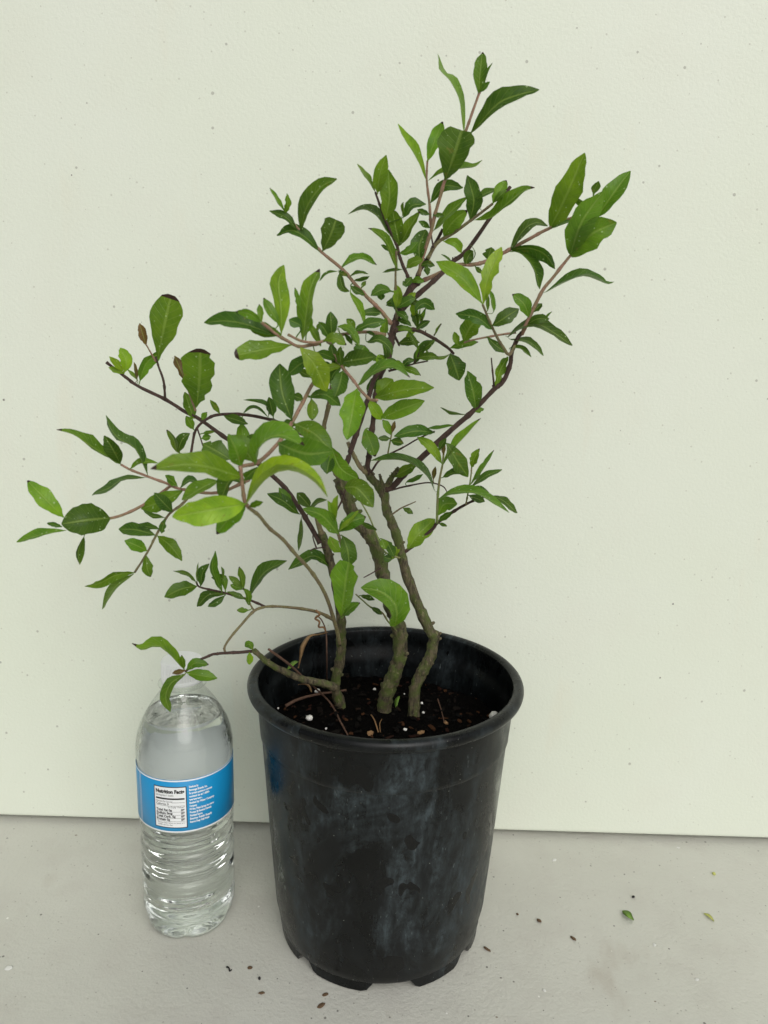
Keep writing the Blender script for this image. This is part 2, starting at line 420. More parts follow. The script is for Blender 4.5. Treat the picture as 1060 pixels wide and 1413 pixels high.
# ---------------------------------------------------------------- the water bottle
def bottle():
    bx, by = -.141, -.0033
    root = empty('water_bottle', (bx, by, 0))
    tag(root, 'clear plastic water bottle with blue label and white cap, beside the black pot', 'bottle')
    def ribs(z, r):
        if .019 < z < .083: r -= .0012*(.5+.5*math.cos(2*PI*(z-.0255)/.0117))**2.2 + .00035*(.5+.5*math.cos(2*PI*(z-.0305)/.0117))**6
        return r
    key = [(0, .0255), (.002, .0285), (.006, .0309), (.012, .0322), (.018, .0328), (.083, .0330), (.087, .0333), (.0895, .0330), (.1325, .0330), (.136, .0334),
           (.142, .0333), (.149, .0322), (.156, .0300), (.163, .0266), (.170, .0224), (.176, .0181), (.180, .0150), (.183, .0135), (.186, .0131)]
    def rr(z):
        for i in range(len(key)-1):
            (a, ra), (b, rb) = key[i], key[i+1]
            if a <= z <= b:
                t = (z-a)/(b-a); 
                return ribs(z, ra+(rb-ra)*t)
        return key[-1][1]
    zs = [0, .001, .002, .004, .006, .009] + [.012+.0008*i for i in range(95)] + [.0885, .0895] + [.09+.006*i for i in range(8)] + [.136+.002*i for i in range(26)]
    zs = sorted(set(z for z in zs if z <= .186))
    prof = [(rr(z), z) for z in zs]
    def mod(a, i, r, z):
        k = 1.0
        if z < .018:                                   # petal grooves of the base
            g = (.5+.5*math.cos(5*a+.9))**6
            k -= .07*g*(1-z/.018)
            if z < .001: z = z + .0012*g
        if .140 < z < .176: k -= .011*((.5+.5*math.cos(11*a+30*z))**3+.4*(.5+.5*math.sin(17*a-80*z))**4)*math.sin(PI*(z-.140)/.036)
        if .022 < z < .083: k += (.004*math.sin(6*a+z*120)+.0035*math.sin(11*a-z*260)+.003*noise.noise(Vector((math.cos(a)*4, math.sin(a)*4, z*160))))*math.sin(PI*(z-.022)/.061)
        if .073 < z < .088: k -= .010*(.5+.5*math.cos(12*a+(z-.073)*200))*math.sin(PI*(z-.073)/.015)
        return r*k, z
    base = [(.002, .0045), (.010, .0040), (.018, .0022), (.0225, .0004)]
    sh = link('bottle_body', lathe('bottle_body', base+prof, 120, mod), M['shell'], root)
    fill = .164
    def wmod(a, i, r, z):
        r2, z2 = mod(a, i, r, z); return max(r2-.00035, .0005), z2+(.0004 if z2 < .02 else 0)
    wp = base+[p for p in prof if p[1] < fill]
    re = rr(fill)
    wp += [(re, fill), (re*.97, fill-.0003), (re*.6, fill-.0006), (.002, fill-.0006)]
    def wm2(a, i, r, z):
        if z >= fill-.0007 and i >= len(wp)-4: return max(r-.0004, .0005), z
        return wmod(a, i, r, z)
    bm = bmesh.new(); bm.from_mesh(lathe('w', wp, 120, wm2, True)); bmesh.ops.recalc_face_normals(bm, faces=bm.faces)
    link('water', bm_mesh('water', bm), M['water'], root)
    # neck ring and cap
    link('neck_ring', lathe('neck_ring', [(.0130, .1846), (.0164, .1848), (.0166, .1856), (.0164, .1864), (.0130, .1868)], 64), M['shell'], root)
    cp = [(.0138, .1876), (.0141, .1880), (.0141, .1900), (.0137, .1903), (.0137, .1906), (.0140, .1910), (.0139, .2010), (.0134, .2024), (.0122, .2031), (.001, .2032)]
    def cmod(a, i, r, z):
        if .191 <= z <= .2015: r += .00022*math.copysign(1, math.sin(48*a))
        return r, z
    cap = link('cap', lathe('cap', cp, 288, cmod), M['cap'], root, smooth=False)
    link('cap_band', lathe('cap_band', [(.0136, .1872), (.01425, .1876), (.01425, .1898), (.0136, .1902)], 96), M['cap'], cap)
    # label
    z0, z1, R = .0905, .1300, .03345
    face = math.radians(-93)                                   # towards the viewer
    lab = link('label', lathe('label', [(R-.0002, z0), (R, z0+.0002), (R, z1-.0002), (R-.0002, z1)], 128), M['label'], root)
    def patch(name, x0, x1, za, zb, off, mat):                 # x measured round the bottle in metres, 0 at the nutrition panel's middle
        n = max(3, int(abs(x1-x0)/.0008)); v, f = [], []
        for i in range(n+1):
            a = face + (x0+(x1-x0)*i/n)/R
            for z in (za, zb): v.append(((R+off)*math.cos(a), (R+off)*math.sin(a), z))
        for i in range(n): f.append((2*i, 2*i+2, 2*i+3, 2*i+1))
        return link(name, mesh(name, v, f), M[mat], lab)
    full = PI*R
    patch('label_border', -full, full, z1-.0012, z1-.0002, .00006, 'print_white')
    patch('label_border', -full, full, z0+.0002, z0+.0012, .00006, 'print_white')
    PX = -.0005; pw = .0108
    patch('panel_outline', PX-pw-.0006, PX+pw+.0006, z0+.0036, z0+.0346, .00005, 'print_black')
    patch('nutrition_panel', PX-pw, PX+pw, z0+.0042, z0+.0340, .0001, 'print_white')
    def text(body, x, z, size, mat, slope=0., bold=0., width=None, align='LEFT', off=.00016):
        cu = bpy.data.curves.new('t', 'FONT'); cu.body = body; cu.size = size; cu.align_x = align; cu.offset = bold; cu.resolution_u = 2
        ob = bpy.data.objects.new('t', cu); COL.objects.link(ob)
        dg = bpy.context.evaluated_depsgraph_get(); me = bpy.data.meshes.new_from_object(ob.evaluated_get(dg))
        bpy.data.objects.remove(ob); 
        xs = [v.co.x for v in me.vertices]
        k = width/(max(xs)-min(xs)) if width and xs else 1
        for v in me.vertices:
            xx = x + v.co.x*k; zz = z + v.co.y + slope*(v.co.x*k)
            a = face + xx/R
            v.co = ((R+off)*math.cos(a), (R+off)*math.sin(a), zz)
        me.name = 'printed_text'
        return link('printed_text', me, M[mat], lab, smooth=False)
    L, T = PX-pw+.0009, z0+.0340
    W = 2*pw-.0018
    text('Nutrition Facts', L, T-.0042, .0036, 'print_black', bold=.00022, width=W)
    text('Serving Size 1 bottle', L, T-.0065, .0021, 'print_black', width=.0125)
    patch('rule', L, L+W, T-.0090, T-.0078, .00015, 'print_black')
    text('Amount Per Serving', L, T-.0111, .0019, 'print_black', width=.0118)
    patch('rule', L+.0122, L+W, T-.01125, T-.01105, .00015, 'print_black')
    text('Calories 0', L, T-.0131, .0022, 'print_black', bold=.00003)
    text('% Daily Value*', L+W, T-.0152, .0019, 'print_black', align='RIGHT')
    patch('rule', L, L+W, T-.01375, T-.01355, .00015, 'print_black')
    for i, (a, b) in enumerate((('Total Fat 0g', '0%'), ('Sodium 0mg', '0%'), ('Total Carb. 0g', '0%'), ('Protein 0g', '0%'))):
        zz = T-.0176-.0024*i
        text(a, L, zz, .0023, 'print_black', bold=.00010)
        text(b, L+W, zz, .0022, 'print_black', bold=.00010, align='RIGHT')
        patch('rule', L, L+W, zz-.00062, zz-.00045, .00015, 'print_black')
    text('*Percent Daily Values are based on a', L+.0004, T-.0270, .0015, 'print_black', width=W-.0006)
    text('2,000 calorie diet.', L+.0008, T-.0286, .0015, 'print_black')
    lines = ['Distributed by', 'Beverage Brands, Inc.', 'For product questions or comments', 'contact us at 1-800-', 'www.', 'Bottled by: Water Company', 'Company', 'PO Box, Water Springs, Inc. source',
             'Process: By Reverse Osmosis', 'Municipal Source', 'Source: Public Supply', 'Source: Deep Well Water']
    wd = [.0062, .0125, .0160, .0140, .0090, .0175, .0050, .0170, .0150, .0085, .0155, .0135]
    for i, s in enumerate(lines):
        text(s, PX+pw+.0022, z0+.0333-.0024*i, .0021, 'print_white', width=wd[i], bold=.00010)
    # white curved edge of the next panel
    for k in range(2): patch('panel_edge', -.0262-.0016*k, -.0258-.0016*k, z0+.0012, z1-.0012, .0001, 'print_white')
    return root
bottle()

# ---------------------------------------------------------------- the shrub
# branches: material, depth in front of the pot axis at start and end, radius (px) at start and end, photo points from base to tip
BR = '''
trunk -.022 .000 10 8.5 529,979 534,955 542,935 551,908 552,877 545,850 537,828 527,786 518,752 507,735 495,724 486,706 476,680 468,660
trunk -.018 -.015 8 6 571,987 573,950 584,925 593,908 599,880 592,868 576,832 559,786 549,744 541,722 534,705 530,680 528,668
trunk -.022 .010 7 5.5 470,975 463,950 465,930 470,906 471,880 471,858 464,808 452,760 444,736
olive .010 .016 4.5 2.2 444,737 438,718 433,706
trunk .000 .030 5.5 3.5 463,949 446,943 420,938 396,928 371,915 350,897
dark .002 -.005 4.2 3.2 476,682 470,668 480,635 490,604 499,577 510,545 517,522 530,505 536,497
dark -.005 -.015 5.5 4.8 534,500 538,478 542,461 547,441 556,420 566,400 577,388
olive .000 .015 3.6 2.6 468,660 456,640 450,622 446,598 450,575 454,557 459,520 460,482 452,470
trunk -.0165 -.012 6 4.6 530,684 521,669 513,660 505,650 502,644
dark -.013 -.02 4 3.2 508,655 507,642 509,630 511,612 516,572 518,545 524,522 534,498
trunk -.016 -.008 5 2.6 531,680 538,664 545,653 550,646
trunk -.016 -.013 3.6 1.6 529,676 526,662 524,654
olive -.012 -.012 3.6 2.6 506,653 497,644 488,628 480,610
dark -.014 .000 4.6 2.8 530,676 542,671 561,651 591,623 624,592 651,569 682,537 694,527 704,504 706,487 714,467 721,459
pink .000 .015 2.8 1.8 720,462 733,433 748,402 764,382 787,353 800,340 815,318
dark -.015 -.03 4 2.2 547,441 558,424 575,408 598,388 612,375 625,361 642,348 661,323 692,277 704,258
pink -.022 .005 3 2 575,391 600,380 631,366 653,365 673,360 702,345 730,330 756,316 798,297 820,288
dark -.015 -.02 3.6 2 572,394 580,372 592,354 598,341 606,326 611,316
olive -.018 .000 2.8 1.8 590,357 604,335 628,320 650,304 666,292 680,281
pink -.015 .010 2.8 1.8 578,380 582,360 589,338 596,316 601,294 608,270 614,249 628,215 642,183 652,155 662,127
pink -.012 -.010 2.2 1.4 596,318 594,303 593,283 589,250 589,236 590,222
dark -.005 .015 2.6 1.6 558,392 563,383 556,366 551,352 548,339 540,322 531,302 525,285 518,265
olive -.005 .010 2 1.4 548,442 546,408 546,380 547,346
pink .000 .025 3 1.6 540,447 526,429 515,418 503,406 491,393 473,372 444,348 428,330 413,317 402,304 393,293
dark .000 -.020 3 2 545,456 560,454 577,456 597,466 617,479 626,488
dark -.004 -.004 1.6 1 536,512 555,507 571,502 591,498
dark -.004 .004 1.2 .8 571,502 577,490 581,481
olive -.005 .030 2.4 1.6 714,470 703,489 694,478 687,467 676,444 666,420
pink -.006 .000 1.6 1.2 712,459 690,462 653,469 640,473
pink .015 .060 2.4 1.8 532,462 505,458 470,462 441,472 418,471 398,462
pink .040 .075 2.4 2.2 441,474 430,476 412,478 396,470 382,462 370,452 361,445
pink .016 .060 2.4 2 459,486 464,496 475,510 487,524 498,539 511,551 521,552
pink .014 .115 2.6 2.8 457,512 445,516 432,529 418,555 396,595 378,618 356,638 336,643
dark .010 -.005 3.6 2 442,750 428,725 414,702 394,674 371,652 340,625 307,601 275,578 257,569 228,551 191,533 173,520 147,500
dark -.004 .004 1.8 1.4 228,551 226,526 219,506 215,492
pink .004 .008 1.2 1 215,499 209,488 202,476
pink .000 .006 1.4 1 270,567 263,548 256,526
dark .004 .010 2.6 1.6 420,600 389,585 369,578 335,572 304,572 286,578 270,594 264,623 258,650
dark .006 .010 1.2 .8 272,590 276,602 281,618
olive .016 .120 2.6 2.6 469,890 464,866 449,820 429,788 409,766 390,744 371,728 358,712 344,701
pink .118 .122 2.8 2.8 344,701 338,692 335,672 332,643
pink .060 .045 2.4 1.6 344,662 300,680 251,675 230,667 203,657 180,648 167,641
pink .045 .055 2.2 1.8 236,670 215,686 194,699 173,709 152,715 120,718
olive .052 .045 2 1.4 262,684 250,697 235,708 225,722 215,740 203,763 186,790
olive -.010 .020 2.4 1.8 462,856 440,845 417,840 387,837 366,837
dark .020 .035 1.8 1.3 366,837 345,828 321,821 302,816 276,810 271,803
olive .020 .031 2 1.6 366,837 351,843 333,862 318,880 310,893 311,901
dark .028 .034 2.4 1.6 352,898 333,900 312,901 300,902 293,903 284,907 275,911 263,920 256,927
olive .020 .024 1.4 .9 351,843 346,835 343,825 338,815
olive .030 .060 1.8 2.4 474,850 480,820 478,790 477,773 469,744 462,721 460,712
green -.004 .010 1.4 1 548,870 536,858 527,845 512,838 500,828 491,820
green .012 .016 1.3 1 552,770 540,766 530,760 521,741 510,714 500,696 494,686
dark -.015 .000 2.8 1.6 552,765 565,757 597,730 603,722 624,707 643,696 658,689 677,683
green -.003 .010 2 1.3 603,722 604,687 607,660 611,639 613,616
green -.002 .006 1.2 1 643,696 646,680 648,670 650,655 651,644
dark -.014 -.010 1.4 .8 534,678 545,675 561,671 591,666 611,671 618,681
olive -.016 -.010 1.2 .7 541,710 549,704 556,700 574,692
dark -.008 .000 1.6 .9 512,652 522,637 535,628 557,617 576,606 600,595
green .000 .006 1.2 .9 535,627 538,612 541,596 542,592
dark -.010 .000 1.6 .9 682,534 680,515 678,494
dark -.02 -.006 1.2 .7 573,455 580,446 583,438
dark -.005 -.002 1.1 .7 599,463 604,455 609,447
dark .012 .02 1.2 .7 437,757 432,742 433,735
dark .000 .012 1.1 .7 527,783 515,790 502,797
dark -.006 .002 1.6 1 497,727 492,715 487,703
dark -.015 -.02 2.2 1.4 545,465 549,472 551,477
dark -.012 -.02 1.4 .9 598,341 596,330 595,322
dark .016 .02 1.2 .8 449,755 434,757 428,760
dark .004 .01 1.6 1 454,722 466,702 472,690 478,672
'''
# leaves: outline kind + tone, width (px), photo points from base to tip; @depth overrides the branch's
LV = '''
ln 12 640,182 635,141 623,112 610,97 604,74
ln 19 661,128 663,100 666,72
ld 8 663,127 676,113
ln 6 667,120 673,100 680,86
ld 20 650,184 685,145 713,132 744,124
td 50 614,249 627,214 638,180
ly 10 588,249 573,212 557,187 549,171
lb 18 590,223 599,197 611,168
ln 9 592,249 609,239 636,233 655,230 666,221
ln 9 518,265 507,245 493,226
lb 19 521,266 524,242 533,214
ln 25 532,304 538,270 536,234
ln 23 551,338 547,316 542,289
ln 15 552,338 564,316 580,292
ld 14 557,300 568,284 588,282
ln 6 556,298 557,279
ld 14 536,322 521,298 503,289 480,296
ln 11 548,371 534,335 519,320 508,315
ld 8 550,346 538,344 526,338
ln 12 551,350 565,346 577,334
ld 24 580,360 579,339 588,317
ln 13 561,370 570,362 584,358
ld 5 555,372 541,374 528,376
ld 10 568,383 560,392 556,388
ln 9 567,390 575,386 586,389
ld 9 580,366 590,364 600,367
ld 9 588,366 590,380
ld 15 595,279 612,257 639,259
ld 8 593,296 584,293 576,289
ld 8 593,314 585,309 578,305
ld 7 598,296 613,298
ln 15 599,318 620,294 645,272
ln 22 613,325 625,306 645,290
ld 23 649,302 654,276 645,242
ld 11 655,276 668,268 687,260
ln 16 680,281 688,266 699,249
ln 9 681,280 690,270 700,261
ln 14 655,304 679,299 699,282 722,264 738,259
ly 12 613,333 629,335 637,349
ld 4 624,362 609,351
ld 14 643,366 646,354 653,346
ld 3 646,366 655,352 651,340 646,337
ld 19 673,358 678,341
ld 7 656,368 665,377
lb 24 664,417 636,382 602,361
ly 23 667,419 674,382 692,341
ld 14 703,348 718,349 736,368 745,399
ld 20 706,344 730,342 752,351 766,371
ld 15 705,344 724,316 741,307 756,312
eb 37 761,311 784,265 807,211
ld 9 760,315 780,307 800,299
en 35 787,352 803,306 833,264
en 36 788,351 818,322 851,307
lb 25 822,300 846,268 870,236
ld 12 819,268 826,250
ln 8 812,292 802,280 789,268
lr 6 819,300 824,285
ld 15 752,404 775,392 803,381 823,386 838,392 848,389
ln 19 730,438 723,419 707,406
ld 11 735,431 748,419
ln 4 748,444 762,430
ld 13 728,447 742,440 758,440
ld 18 700,466 718,452 741,447 764,459 790,477
ld 10 703,468 727,470 741,480 750,491
ld 5 703,481 718,481 733,493
ln 15 684,535 690,512 701,492
ld 18 678,454 659,438 629,433
ln 26 640,470 650,450 664,438
ld 20 680,449 697,438 716,426
ln 7 681,430 676,400
ln 6 673,428 672,404
ld 13 673,466 686,478 699,486
ln 12 622,480 640,475 660,472
ln 10 633,476 627,458
ln 5 622,488 611,493 594,490 587,478
ld 26 622,489 628,506 634,525
ld 23 657,565 653,540 645,512
ln 7 656,568 668,564
ld 6 644,572 625,569 608,562
ld 8 563,456 570,468 577,481
ld 14 573,430 585,418 600,427
ln 4 578,448 580,425
ln 5 580,448 588,425
ln 4 600,462 604,454 609,446
ln 7 394,294 383,278 372,259
ln 10 394,294 397,281 396,267
ld 12 409,316 395,300 372,291
ld 19 415,319 423,287 442,259 465,247
ld 15 442,348 421,327 402,318 382,325
td 31 445,347 456,325 464,303
ln 11 471,370 489,356 506,357 520,366
ld 4 467,374 452,378 441,388
ld 7 468,375 480,381
ld 11 469,377 473,396 482,402
lb 13 483,402 496,424 504,449
ld 5 482,382 494,377 508,378
ld 5 489,387 510,381
ld 10 484,394 493,402 504,407
ln 6 499,397 505,388
ld 15 540,402 527,400 512,408
ld 11 528,402 526,414
ly 11 524,430 514,424
ly 11 549,413 550,398
lb 28 388,460 387,423 384,390 392,366
lb 27 418,468 423,432 429,398 441,371
lb 8 414,428 407,397
ln 14 384,447 373,428 364,411
ln 13 361,445 344,433 326,430
ln 9 361,444 358,420
ld 21 382,464 340,448 310,443 282,445
ln 20 387,462 365,456 344,450
oc 29 403,476 366,482 324,491
ly 31 414,479 434,503 451,540
ld 33 402,578 389,540 386,502
ld 15 377,575 371,548
ld 19 434,494 415,502 397,517
ld 13 404,546 418,551
ln 11 429,521 411,510
ld 18 427,548 448,544 470,560
ln 17 430,551 431,580
ld 17 458,464 456,430
ln 10 466,451 482,455 496,476
ln 15 447,470 462,466 478,476
ln 11 423,460 429,436
ln 11 443,478 434,460 425,444
ld 15 416,451 399,441
ln 5 438,458 441,446
lb 27 516,549 558,538 599,535
lb 23 525,577 556,564 586,553
eb 32 492,539 486,572 479,607
ly 16 508,551 518,566 527,579
ld 25 471,500 494,496 520,492
ln 17 495,531 519,511 542,506 566,521
lb 25 520,546 530,536 542,523
ld 25 473,512 469,530 462,548
ld 13 465,500 458,520
ln 12 468,450 485,458 496,477
ld 15 489,457 510,447 533,443
ld 13 506,472 522,468 537,479 541,490
ln 23 494,492 504,477
ld 9 544,454 563,453
ly 17 522,490 531,505
ln 23 505,592 512,612 518,630
ln 11 539,600 534,588 528,579
lr 6 541,597 545,581
ld 9 538,605 522,605
ld 12 540,608 557,612
ld 16 600,597 574,595 544,602
ld 5 588,592 606,592 626,587
oc 42 218,492 227,449 237,407
ln 18 193,526 202,501 224,485
lr 12 202,477 193,446
oc 45 271,561 275,525 277,481
lr 13 256,527 241,491
ln 16 267,576 255,541
ln 12 267,592 257,574
ln 9 279,579 286,569
ln 8 303,570 290,552
ly 17 172,513 174,498 166,480
ly 10 170,512 151,492
ly 8 170,515 150,507
ln 6 190,525 175,509
lr 6 189,524 185,500
ln 10 245,624 240,607 230,593
ld 15 247,624 252,606 262,598
ln 6 280,598 296,596
ln 10 279,605 291,602
ld 13 310,574 325,579 342,585
ln 19 334,584 335,613
ld 6 370,576 369,562 357,556 336,552
ld 5 370,576 351,563 335,571
ln 17 167,641 128,617 102,600 78,593
ld 20 166,640 155,618 144,601
ld 13 203,654 187,619 166,607 154,593 146,573
ln 9 180,647 194,637 218,639
ld 12 203,659 170,661 151,673 133,680 127,684
ed 43 152,715 118,718 85,723
lb 24 88,714 64,690 38,663
ln 12 92,732 57,738 23,748
ld 7 86,727 65,722
ld 14 116,740 108,760 110,779
lb 23 251,678 222,692 195,702
ld 18 238,706 226,694 213,680
ld 8 226,714 210,712 198,704
ld 19 213,738 187,731 164,730
ld 10 220,730 188,725
ln 17 203,760 187,752 172,746
ln 19 218,740 235,753 251,774
ln 15 202,768 203,784 208,796
ln 15 186,790 161,793 137,805 117,809
ln 12 185,792 158,811 141,841
ld 10 228,716 223,736
eb 37 330,657 270,642 208,647 @.122
ey 38 337,696 287,704 238,713 @.128
ln 26 338,698 317,715 299,737 @.116
ey 28 341,694 369,660 399,649 430,662 452,686 @.120
ln 25 332,644 326,622 315,599 @.11
ln 28 350,637 334,617 317,601 @.10
lb 22 352,640 360,613 385,601 420,615 @.112
en 39 386,612 422,626 459,623 @.100
en 28 408,585 435,599 458,624 @.075
ln 25 457,616 471,646 496,662 @.04
en 27 476,672 494,674 515,700 @.045
ld 20 456,630 451,654 @.04
ld 13 408,586 390,584
ln 9 344,699 363,693
ln 26 300,664 275,676 251,690 @.07
ld 26 338,668 320,660 304,690 @.075
ln 21 337,662 356,644 @.10
ld 30 318,634 298,622 280,612 @.07
ld 14 337,614 350,604 366,607 @.05
ln 13 244,670 228,656
ld 12 250,672 262,662 276,668 @.06
ld 15 412,709 392,692 369,681
ln 13 404,700 392,684 385,673
ld 17 428,700 420,690 410,680
ld 9 428,701 440,692 451,690
ld 6 416,714 417,735 412,760
ln 24 466,736 445,712 418,702 @.062
ly 12 461,718 452,691 @.066
ly 13 462,718 467,683 @.066
ln 21 468,733 485,720 505,713 @.058
ly 10 468,732 480,722 495,705 @.06
ld 23 473,740 480,760 482,782 @.05
ly 16 470,762 460,752 455,740 @.03
tb 40 471,851 476,812 482,776 @.045
ln 14 474,850 484,839 497,832
en 34 545,864 547,838 528,818 498,811 @.022
ld 15 456,782 432,767 398,786
lb 26 562,759 578,737 600,716
ln 12 527,744 532,758
ld 13 533,746 544,768
ly 12 552,751 546,760 541,772
ld 13 530,768 541,772
ld 8 519,730 498,720
ld 8 498,822 517,828
ld 8 512,838 527,848
ly 10 549,866 541,860
ld 15 345,820 365,790 396,774
ld 21 272,809 250,813 227,824
ln 8 271,803 257,792 239,788
ln 5 272,802 274,776
ld 12 277,808 280,790 289,778
ln 13 306,816 293,786 297,760
ln 11 311,815 308,799 292,797
ln 4 307,800 305,782
ld 13 311,820 288,821 272,837
ld 10 310,822 300,830 287,837
ld 8 316,817 338,826
ln 10 336,812 330,782
ln 9 334,809 316,795
ln 10 335,813 318,807
ln 9 343,834 342,820 336,812
ln 8 343,842 327,842
lb 17 254,924 233,901 217,890 196,895 182,888
ln 17 256,930 236,943 229,962 235,982
ln 13 258,925 269,915 288,917
lb 16 258,928 276,932 300,936
ln 8 254,923 251,904
lr 7 255,925 238,929
ln 10 349,896 344,889 338,892
ly 10 344,900 345,917
ld 14 600,678 590,658 570,641 545,634 511,636
ln 14 541,658 558,650 576,639
ld 8 561,665 584,654
ld 8 556,701 570,709
lb 14 610,640 595,617 576,603
lb 12 612,641 631,614 649,594 664,577
ld 23 617,612 630,634 646,658
ld 9 611,659 627,652 641,653
lr 6 612,628 612,610
ld 9 606,620 616,605
lr 6 598,662 601,644
ln 20 605,711 613,696 631,695
ld 9 605,719 624,706
ld 5 606,722 617,726
ln 13 606,688 627,679 654,679 677,690 703,708
ld 11 648,684 669,692
ld 11 678,684 695,691 714,708
ld 4 648,673 663,674 676,681
ld 4 647,672 635,671
ln 13 651,645 655,632 662,619
ln 9 649,669 665,648 682,621
ld 11 650,672 670,657 693,648
'''
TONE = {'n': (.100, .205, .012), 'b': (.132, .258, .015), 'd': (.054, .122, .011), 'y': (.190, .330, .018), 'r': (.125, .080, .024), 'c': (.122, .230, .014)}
def profile(kind, t):
    if kind == 'l': a, b = 1.0, .88
    elif kind == 'e': a, b = .80, .80
    elif kind == 'o': a, b = 1.15, .42
    else: a, b = 1.05, .30
    pk = a/(a+b)
    base = (t**a*(1-t)**b)/(pk**a*(1-pk)**b)
    return base
samples = []                                         # (px, py, depth, branch index)
def shrub():
    root = empty('shrub', (0, .02, SOIL-.01))
    tag(root, 'leafy green shrub with thin woody stems growing from the black pot', 'shrub')
    inv = Matrix.Translation(root.location).inverted()
    branches = []
    for line in BR.strip().splitlines():
        tk = line.split(); kind, d0, d1, r0, r1 = tk[0], *map(float, tk[1:5])
        raw = [tuple(map(float, q.split(','))) for q in tk[5:]]
        flat = spline([Vector((x, y, 0)) for x, y in raw], 6)
        L = [0]
        for i in range(1, len(flat)): L.append(L[-1]+(flat[i]-flat[i-1]).length)
        bi = len(branches)
        bend = rnd.uniform(-.006, .006)*min(1, L[-1]/150); pts, rad = [], []
        if kind == 'trunk' and raw[0][1] > 970:                # rooted in the soil
            s = on_soil(raw[0][0], raw[0][1]); d0 = -s.y
        for i, v in enumerate(flat):
            t = L[i]/L[-1]; d = d0+(d1-d0)*t + bend*math.sin(PI*t)
            p = at(v.x, v.y, d); pts.append(p)
            dist = (p-CAM).dot(FW)
            rad.append((r0+(r1-r0)*t)*dist/FPX)
            samples.append((v.x, v.y, d, bi))
        if kind == 'trunk' and raw[0][1] > 970:
            pts.insert(0, pts[0]+Vector((0, 0, -.006))); rad.insert(0, rad[0]*1.1)
        step = 9 if kind != 'trunk' else 14
        off = rnd.randrange(step)
        def knots(i, a, step=step, off=off, kind=kind, n=len(pts)):
            k = 1.0
            if (i+off) % step == 0: k += .22 if kind != 'trunk' else .10
            return k
        bm = bmesh.new(); tube(bm, pts, rad, 14 if kind == 'trunk' else 7, bi*3.3, .20 if kind == 'trunk' else .08, knots)
        if kind == 'trunk':                              # knots and cut stubs
            for j in range(4):
                i = rnd.randrange(6, len(pts)-2); side = Vector((rnd.choice((-1, 1)), rnd.uniform(-.8, .2), .5)).normalized()
                tube(bm, [pts[i], pts[i]+side*rad[i]*1.25, pts[i]+side*rad[i]*1.6], [rad[i]*.45, rad[i]*.36, rad[i]*.2], 6, j)
        elif kind == 'dark' and L[-1] > 60:
            for j in range(int(L[-1]/40)):
                i = rnd.randrange(4, len(pts)-2); side = Vector((rnd.uniform(-1, 1), rnd.uniform(-1, .3), .7)).normalized()
                tube(bm, [pts[i], pts[i]+side*rad[i]*1.9], [rad[i]*.45, rad[i]*.22], 5, j)
        me = bm_mesh('stem', bm); me.transform(inv)
        b = link('trunk' if kind == 'trunk' else 'branch', me, M[kind], root)
        branches.append(b)
    leaves = [l.split() for l in LV.strip().splitlines()]
    # tufts of small leaves in the crowded middle of the crown
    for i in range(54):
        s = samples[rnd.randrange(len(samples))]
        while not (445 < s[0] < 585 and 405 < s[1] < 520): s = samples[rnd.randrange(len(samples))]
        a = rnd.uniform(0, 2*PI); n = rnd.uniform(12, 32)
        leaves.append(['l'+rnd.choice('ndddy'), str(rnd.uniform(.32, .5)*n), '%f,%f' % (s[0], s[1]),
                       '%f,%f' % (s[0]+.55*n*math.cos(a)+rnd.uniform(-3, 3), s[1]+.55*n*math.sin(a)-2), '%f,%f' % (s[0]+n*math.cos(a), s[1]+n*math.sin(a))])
    for li, tk in enumerate(leaves):
        kind, tone = tk[0][0], tk[0][1]; w = float(tk[1])
        dov = None
        if tk[-1][0] == '@': dov = float(tk[-1][1:]); tk = tk[:-1]
        q = [tuple(map(float, s.split(','))) for s in tk[2:]]
        best = min(samples, key=lambda s: math.hypot(s[0]-q[0][0], s[1]-q[0][1]) + (8*abs(s[2]-dov)/.03 if dov is not None else 0))
        gap = math.hypot(best[0]-q[0][0], best[1]-q[0][1])
        d0 = dov if dov is not None else best[2]+.001
        plen = sum(math.hypot(q[i+1][0]-q[i][0], q[i+1][1]-q[i][1]) for i in range(len(q)-1))
        m_per_px = .52/FPX
        full = plen*m_per_px
        swing = rnd.uniform(-.30, .45)*full if kind == 'l' else rnd.uniform(.22, .5)*full
        d1 = d0+swing
        d1 = max(d1, -.080)
        pts = []
        petiole = 0
        root_pt = at(best[0], best[1], best[2])
        if .0013 < (root_pt-at(q[0][0], q[0][1], d0)).length < .035 and gap < 26:
            pts.append(root_pt); petiole = 1
        acc = 0
        for i, (x, y) in enumerate(q):
            if i: acc += math.hypot(x-q[i-1][0], y-q[i-1][1])
            t = acc/plen
            d = d0+(d1-d0)*t + .10*full*math.sin(PI*t)
            pts.append(at(x, y, d))
        if len(pts) == 2: pts.insert(1, (pts[0]+pts[1])/2 + Vector((0, -.04*full, .03*full)))
        sp = spline(pts, 8)
        L = [0]
        for i in range(1, len(sp)): L.append(L[-1]+(sp[i]-sp[i-1]).length)
        LT = L[-1]; pl = 0
        if petiole:
            pl = (pts[1]-pts[0]).length/LT
        def pos(t):
            s = t*LT
            for i in range(1, len(sp)):
                if L[i] >= s: 
                    k = (s-L[i-1])/max(L[i]-L[i-1], 1e-9); return sp[i-1].lerp(sp[i], k)
            return sp[-1]
        mid = pos(.5); dist = (mid-CAM).dot(FW)
        wapp = w*dist/FPX
        real = max(wapp*1.02, .30*LT*rnd.uniform(.85, 1.1))
        cr = max(.36, min(1, wapp/real)); real = wapp/cr
        roll = math.acos(min(1, cr)) + rnd.uniform(-.10, .22)
        fold = rnd.uniform(.14, .46); tw = rnd.uniform(-.35, .35)
        wav = rnd.uniform(.04, .10); ph = rnd.random()*6
